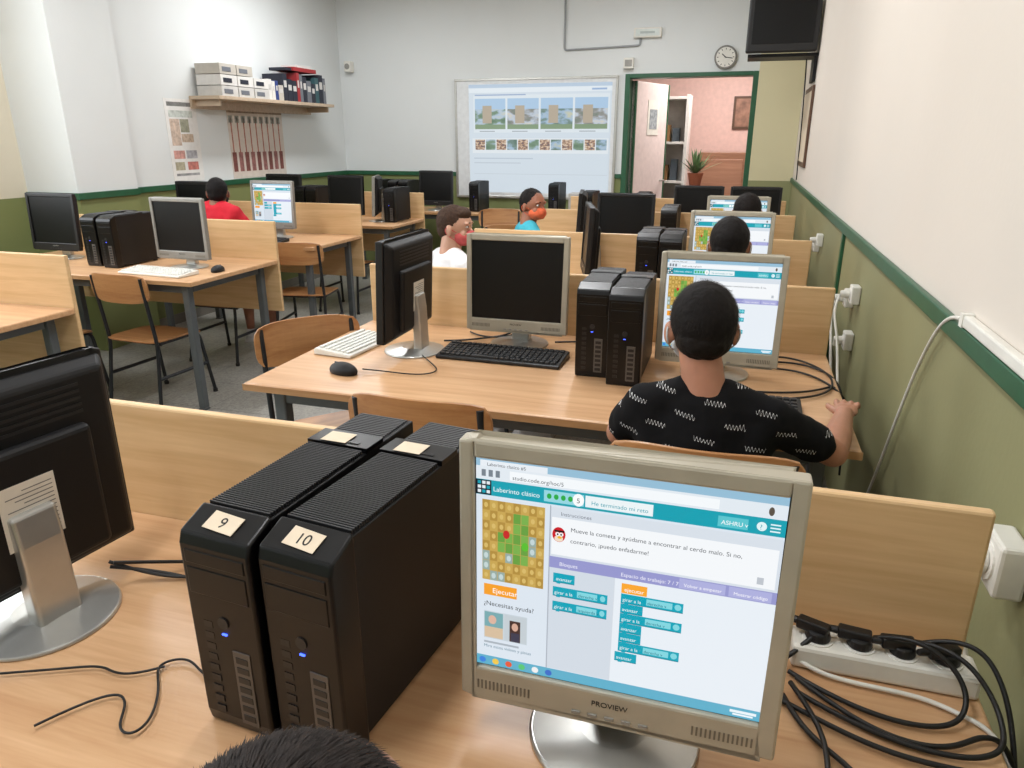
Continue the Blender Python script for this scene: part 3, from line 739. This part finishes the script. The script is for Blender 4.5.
g=grp('wall_clock',(-.25,YF,2.20)); bm=B(); cyl(bm,(0,-.035,0),(0,-.001,0),.105,n=40); part(g,'case',bm,mat('clock_rim',(120,118,112),0.4,0.3),0.004)
bm=B(); cyl(bm,(0,-.0375,0),(0,-.035,0),.088,n=40); part(g,'face',bm,WHITEP)
bm=B()
for i in range(12):
    box(bm,-.003,.003,-.039,-.0376,.066,.080,M=Matrix.Rotation(i*math.pi/6,4,'Y'))
box(bm,-.004,.004,-.040,-.0377,-.01,.045,M=Matrix.Rotation(math.radians(-50),4,'Y')); box(bm,-.003,.003,-.041,-.0378,-.012,.066,M=Matrix.Rotation(math.radians(100),4,'Y')); part(g,'hands_and_marks',bm,INK)
g=grp('emergency_light',(-1.0,YF,2.44)); bm=B(); box(bm,-.135,.135,-.05,0,-.045,.045); part(g,'housing',bm,WHITEP,0.008)
bm=B(); box(bm,-.115,.115,-.053,-.05,-.03,.03); part(g,'diffuser',bm,mat('diffuser',(206,214,210),0.3),0.002)
bm=B(); box(bm,-.07,.07,-.0545,-.053,-.010,.010); part(g,'lamp_tube',bm,mat('lamp_tube_grey',(170,180,178),0.5))
g=grp('wall_mounted_television',(.20,6.25,2.08)); bm=B(); box(bm,-.26,.25,0,.06,0,.46); part(g,'front_cabinet',bm,BLK,0.012)
bm=B(); 
a=[(-.24,.06,.02),(.235,.06,.02),(.235,.06,.44),(-.24,.06,.44)]; b=[(-.15,.42,.06),(.16,.42,.06),(.16,.42,.36),(-.15,.42,.36)]
a=[bm.verts.new(p) for p in a]; b=[bm.verts.new(p) for p in b]; bm.faces.new(a); bm.faces.new(b[::-1])
for i in range(4): bm.faces.new([a[i],b[i],b[(i+1)%4],a[(i+1)%4]])
bmesh.ops.recalc_face_normals(bm,faces=bm.faces[:]); part(g,'tube_housing',bm,BLKM,0.01)
bm=B(); box(bm,-.225,.215,-.003,.001,.06,.42); part(g,'screen',bm,SCROFF,0.002)
bm=B(); box(bm,-.24,.27,.08,.40,-.025,-.001); box(bm,.245,.268,.1,.38,-.2,-.025); part(g,'wall_bracket',bm,BLKM,0.002)
tube(g,'aerial_lead',[[(.2,.3,0),(.22,.32,-.3),(.24,.5,-.6),(.255,.6,-.95)]],.005,CAB,kind='NURBS')
tube(None,'cable_conduit',[rnd([(-1.83,YF-.012,3.04),(-1.83,YF-.012,2.31),(-1.07,YF-.012,2.33),(-1.07,YF-.012,2.40)],.03)],.010,mat('conduit_grey',(150,154,156),0.5))
g=grp('junction_box',(-1.17,YF,2.12)); bm=B(); box(bm,-.05,.05,-.06,-.001,0,.1); part(g,'box',bm,WHITEP,0.005); bm=B(); box(bm,-.035,.035,-.064,-.06,.02,.08); part(g,'cover',bm,SILV,0.002)
g=grp('wall_speaker',(-4.26,YF,2.16)); bm=B(); box(bm,-.04,.04,-.09,-.001,0,.11); part(g,'cabinet',bm,WHITEP,0.008); bm=B(); cyl(bm,(0,-.093,.055),(0,-.09,.055),.03); part(g,'grille',bm,SILV)
g=grp('framed_notice',(XR,6.6,1.55)); bm=B(); box(bm,-.02,-.001,-.35,.35,-.30,.30); part(g,'frame',bm,mat('brown_frame',(90,62,44),0.5),0.004); bm=B(); box(bm,-.022,-.02,-.31,.31,-.26,.26); part(g,'notice',bm,CREAM)
def outlet(y,z,n=2,plug=True,k=.8,blk=False):
    g=grp('wall_power_outlet',(XR,y,z)); g.scale=(k,k,k); bm=B(); box(bm,-.042,-.001,-.042*n,.042*n,-.042,.042); part(g,'box',bm,WHITEP,0.006)
    bm=B()
    for i in range(n): cyl(bm,(-.045,-.042*(n-1)+.084*i,0),(-.042,-.042*(n-1)+.084*i,0),.030)
    part(g,'socket_rims',bm,mat('socket_white',(236,234,228),0.4))
    if plug:
        bm=B(); yy=-.042*(n-1); cyl(bm,(-.085,yy,0),(-.045,yy,0),.016,.021); box(bm,-.085,-.07,yy-.012,yy+.012,-.03,.01); part(g,'plug',bm,BLK if blk else WHITEP,0.003)
outlet(1.155,.845,1,True,1.05); outlet(2.95,.91,1); outlet(3.08,.87,1); outlet(2.95,.73,1,True,.8,False); outlet(4.4,.93,1,True); outlet(4.55,.88,1,True)
g=grp('surface_trunking',(XR,1.0,1.112)); bm=B(); box(bm,-.020,-.001,-.62,.62,0,.024); part(g,'channel',bm,WHITEP,0.004)
bm=B(); box(bm,-.022,-.001,.60,.62,-.001,.026); part(g,'end_cap',bm,WHITEP)
tube(None,'white_hanging_cable',[[(.45,1.62,1.125),(.452,1.72,1.115),(.455,1.84,1.02),(.456,1.97,.83),(.456,2.08,.62),(.456,2.2,.42),(.455,2.35,.2)]],.0042,WHITEP,kind='NURBS')
tube(None,'power_cable',[[(.40,2.95,.90),(.38,2.93,.84),(.41,2.90,.78),(.41,2.8,.65),(.41,2.6,.5)],[(.40,3.08,.85),(.39,3.05,.78),(.41,2.95,.62),(.41,2.85,.5)]],.005,WHITEP,kind='NURBS')
# power strip near
g=grp('power_strip',(.258,.955,.751)); bm=B(); box(bm,-.125,.115,-.027,.027,0,.036); part(g,'body',bm,WHITEP,0.006)
bm=B()
for i in range(4): cyl(bm,(-.09+i*.055,0,.0355),(-.09+i*.055,0,.038),.021)
part(g,'sockets',bm,mat('socket_white',(236,234,228)))
bm=B()
for i in range(4):
    x=-.09+i*.055; M=Matrix.Translation((x,0,0))@Matrix.Rotation(.25*(i-1.5),4,'Z'); cyl(bm,(x,0,.038),(x,0,.052),.018,.015); box(bm,-.030,.014,-.009,.009,.046,.062,M=M); cyl(bm,M@Vector((-.028,0,.054)),M@Vector((-.045,0,.054)),.006,.0045)
part(g,'plugs',bm,BLK,0.003)
Z=.757
tube(None,'power_cable',[
 [(.125,.958,.805),(.10,.95,.80),(.06,.96,.765),(.0,.98,Z),(-.1,.96,Z)],
 [(.175,.955,.805),(.15,.94,.79),(.12,.91,Z),(.05,.91,Z),(-.02,.88,Z),(-.06,.84,Z)],
 [(.24,.955,.805),(.28,.935,.835),(.34,.92,.81),(.35,.88,.765),(.30,.84,Z),(.2,.86,Z),(.13,.91,Z)],
 [(.30,.955,.81),(.35,.945,.84),(.39,.92,.82),(.398,.85,.74),(.40,.80,.62)],
 [(.29,.955,.81),(.33,.93,.83),(.37,.90,.80),(.38,.86,.77),(.37,.82,.762),(.30,.80,Z),(.2,.83,Z),(.14,.87,Z)],
 [(.14,.90,Z),(.2,.84,Z),(.27,.81,Z),(.33,.83,Z),(.36,.86,.765),(.40,.85,.75),(.42,.84,.6)],
 [(.12,.86,Z),(.14,.80,Z),(.18,.77,Z),(.22,.72,Z),(.23,.64,Z),(.19,.60,Z)],
 [(.13,.88,.763),(.16,.82,.763),(.17,.76,.763),(.16,.70,.763),(.17,.62,Z)],
 [(-.02,.83,Z),(.06,.88,Z),(.15,.83,Z),(.24,.79,Z),(.33,.79,Z),(.385,.80,.752),(.40,.80,.70)],
],.0035,CAB,kind='NURBS')
tube(None,'white_power_lead',[[(.135,.94,.765),(.16,.915,Z),(.24,.91,Z),(.30,.91,Z),(.34,.89,Z),(.385,.86,.76),(.40,.84,.7)]],.0033,WHITEP,kind='NURBS')
tube(None,'white_socket_lead',[[(.385,1.155,.835),(.375,1.13,.80),(.40,1.08,.74),(.40,1.0,.66),(.41,.9,.6)]],.004,WHITEP,kind='NURBS')
tube(None,'monitor_cable',[
 [(-.95,.80,.80),(-.90,.83,.765),(-.85,.85,Z),(-.78,.87,Z),(-.72,.90,Z),(-.68,.95,Z),(-.60,.985,Z)],
 [(-.95,.80,.79),(-.88,.86,Z),(-.80,.84,Z),(-.74,.86,Z),(-.66,.95,Z)],
 [(-.94,.80,.80),(-.86,.90,Z),(-.78,.92,Z),(-.70,.90,Z),(-.62,.99,Z)]],.0030,CAB,kind='NURBS')
tube(None,'mouse_cable',[
 [(-.80,.52,Z),(-.76,.60,Z),(-.72,.60,Z),(-.70,.55,Z),(-.67,.54,Z),(-.66,.57,Z),(-.70,.63,Z),(-.74,.66,Z),(-.70,.69,Z),(-.66,.66,Z),(-.63,.66,Z),(-.60,.68,Z)],
 [(-1.0,.55,Z),(-.93,.58,Z),(-.84,.62,Z),(-.80,.64,Z),(-.76,.62,Z),(-.72,.66,Z)]],.0018,CAB,kind='NURBS')
tube(None,'mouse_cable',[[(-1.11,1.975,.765),(-1.05,2.0,Z),(-.98,1.99,Z),(-.9,2.0,Z),(-.87,2.06,Z),(-.93,2.12,Z),(-1.0,2.2,Z)],],.0022,CAB,kind='NURBS')
tube(None,'monitor_cable',[[(-.72,2.50,.82),(-.78,2.55,Z),(-.85,2.5,Z),(-.93,2.42,Z),(-1.0,2.4,Z)],[(-.95,2.55,Z),(-.85,2.45,Z),(-.78,2.55,Z)],[(-.6,2.5,Z),(-.5,2.54,Z),(-.45,2.55,Z)],
 [(.06,2.4,Z),(.15,2.40,Z),(.24,2.40,Z),(.31,2.30,Z),(.345,2.2,.755),(.38,2.25,.70),(.39,2.3,.5)],
 [(.1,2.45,Z),(.2,2.50,Z),(.3,2.45,Z),(.345,2.35,.757),(.38,2.32,.7),(.39,2.3,.45)],
 [(.10,2.14,Z),(.2,2.15,Z),(.3,2.22,Z),(.33,2.28,Z),(.37,2.3,.72),(.38,2.35,.5)],
 [(.05,2.45,Z),(.14,2.55,Z),(.24,2.55,Z),(.32,2.42,Z),(.34,2.3,.757),(.30,2.15,Z),(.18,2.10,Z)]],.0034,CAB,kind='NURBS')

# corridor contents
g=grp('display_cabinet',(-1.35,9.6,0)); bm=B()
box(bm,0,.04,-.4,0,0,1.95); box(bm,.66,.70,-.4,0,0,1.95); box(bm,.04,.66,-.02,0,0,1.95)
for z in (.05,.5,.95,1.4,1.9): box(bm,.04,.66,-.4,-.02,z,z+.03)
part(g,'carcass',bm,mat('cabinet_white',(226,220,214),0.5),0.003)
bm=B(); random.seed(2)
for z in (.08,.53,.98,1.43):
    for i in range(5): box(bm,.07+i*.11,.15+i*.11,-.25,-.1,z,z+random.uniform(.1,.3),i%3)
part(g,'trophies',bm,[mat('troph_a',(150,110,70)),mat('troph_b',(90,100,110)),mat('troph_c',(200,180,150))])
g=grp('wooden_sideboard',(.02,10.05,0)); bm=B(); box(bm,-.55,.55,-.25,.25,.06,1.30); part(g,'body',bm,wood('dark_wood',(130,88,66),(152,108,82)),0.005)
bm=B(); 
for x in (-.52,.02): box(bm,x,x+.50,-.262,-.25,.12,1.22)
part(g,'doors',bm,wood('dark_wood2',(144,100,78),(166,120,94)),0.004); bm=B()
for x in (-.54,.50):
    for y in (-.23,.19): box(bm,x,x+.04,y,y+.04,0,.06)
part(g,'feet',bm,BLK)
g=grp('framed_picture',(-.05,10.4,1.78)); bm=B(); box(bm,-.13,.13,-.03,-.001,-.2,.2); part(g,'frame',bm,mat('brown_frame',(90,62,44)),0.004); bm=B(); box(bm,-.10,.10,-.032,-.03,-.17,.17); part(g,'picture',bm,mat('picture_print',(150,110,90),var=.4,scale=12))
def plant(x,y,z,s=1.0):
    g=grp('potted_plant',(x,y,z)); bm=B(); cyl(bm,(0,0,0),(0,0,.16*s),.07*s,.10*s); cyl(bm,(0,0,.15*s),(0,0,.17*s),.105*s,.105*s); part(g,'pot',bm,mat('terracotta',(150,84,56),0.8),0.003)
    bm=B(); random.seed(5)
    for i in range(60):
        a=random.uniform(0,6.28); l=random.uniform(.15,.42)*s; e=random.uniform(.5,1.5); d=Vector((math.cos(a)*math.cos(e),math.sin(a)*math.cos(e),math.sin(e)))
        p=Vector((0,0,.15*s)); sd=Vector((-math.sin(a),math.cos(a),0)); prev=None
        for k in range(6):
            t=k/5; q=p+d*l*t+Vector((0,0,-.12*l*t*t)); ww=.016*s*math.sin(math.pi*(.12+.86*t))
            c=(bm.verts.new(q-sd*ww),bm.verts.new(q+sd*ww))
            if prev: bm.faces.new([prev[0],prev[1],c[1],c[0]])
            prev=c
    part(g,'leaves',bm,mat('plant_leaf',(92,114,74),0.5,var=.3))
plant(-.50,8.75,.95,.85)
gg=grp('plant_stand',(-.50,8.75,0)); bm=B(); cyl(bm,(0,0,.929),(0,0,.949),.14); cyl(bm,(0,0,.02),(0,0,.929),.02); cyl(bm,(0,0,0),(0,0,.02),.13); part(gg,'stand',bm,BLKM)

# ------------------------------------------------------------ lights
def lum(x,y,p,name='added_ceiling_lamp',zz=H,col=(.975,.985,1)):  # unseen overhead fixture with glowing panel, added to light the scene
    g=grp(name,(x,y,zz)); bm=B(); box(bm,-.16,.16,-.62,.62,-.06,-.001); part(g,'housing',bm,WHITEP,0.005)
    bm=B(); box(bm,-.13,.13,-.58,.58,-.064,-.06); part(g,'diffuser',bm,mat('added_lamp_diffuser',(250,250,248),emit=3))
    l=bpy.data.lights.new('added_lamp_light','AREA'); l.shape='RECTANGLE'; l.size=.26; l.size_y=1.16; l.energy=p; l.color=col
    o=bpy.data.objects.new('added_lamp_light',l); COL.objects.link(o); o.parent=g; o.location=(0,0,-.07)
for x in (-3.4,-.9):
    for y,p in ((.3,27),(3.0,33),(5.9,36)): lum(x,y,p)
lum(-.2,8.9,52,zz=2.7,col=(1,.96,.92))  # added corridor lamp, out of view, brightens the space past the door
w=bpy.data.worlds.new('World'); S.world=w; w.use_nodes=True
nt=w.node_tree; bg=nt.nodes['Background']; sky=nt.nodes.new('ShaderNodeTexSky'); sky.sky_type='HOSEK_WILKIE'; sky.turbidity=4
sky.sun_direction=(0.3,0.3,.9); nt.links.new(sky.outputs[0],bg.inputs[0]); bg.inputs[1].default_value=1.5
for i,(a,b_) in enumerate(wy):
    l=bpy.data.lights.new('window_fill_light','AREA'); l.shape='RECTANGLE'; l.size=1.45; l.size_y=b_-a; l.energy=60; l.color=(.93,.97,1)  # area lamp added outside each out-of-view window as daylight fill
    o=bpy.data.objects.new('window_fill_light',l); COL.objects.link(o); o.location=(XLN-.25,(a+b_)/2,1.88); o.rotation_euler=(0,math.radians(-90),0)

# ------------------------------------------------------------ camera
c=bpy.data.cameras.new('Camera'); c.lens=720/1024*36; c.sensor_width=36; c.clip_start=.02
o=bpy.data.objects.new('Camera',c); COL.objects.link(o); o.location=(0,0,1.47)
o.rotation_euler=(math.radians(90-18.86),0,math.radians(17.03)); S.camera=o
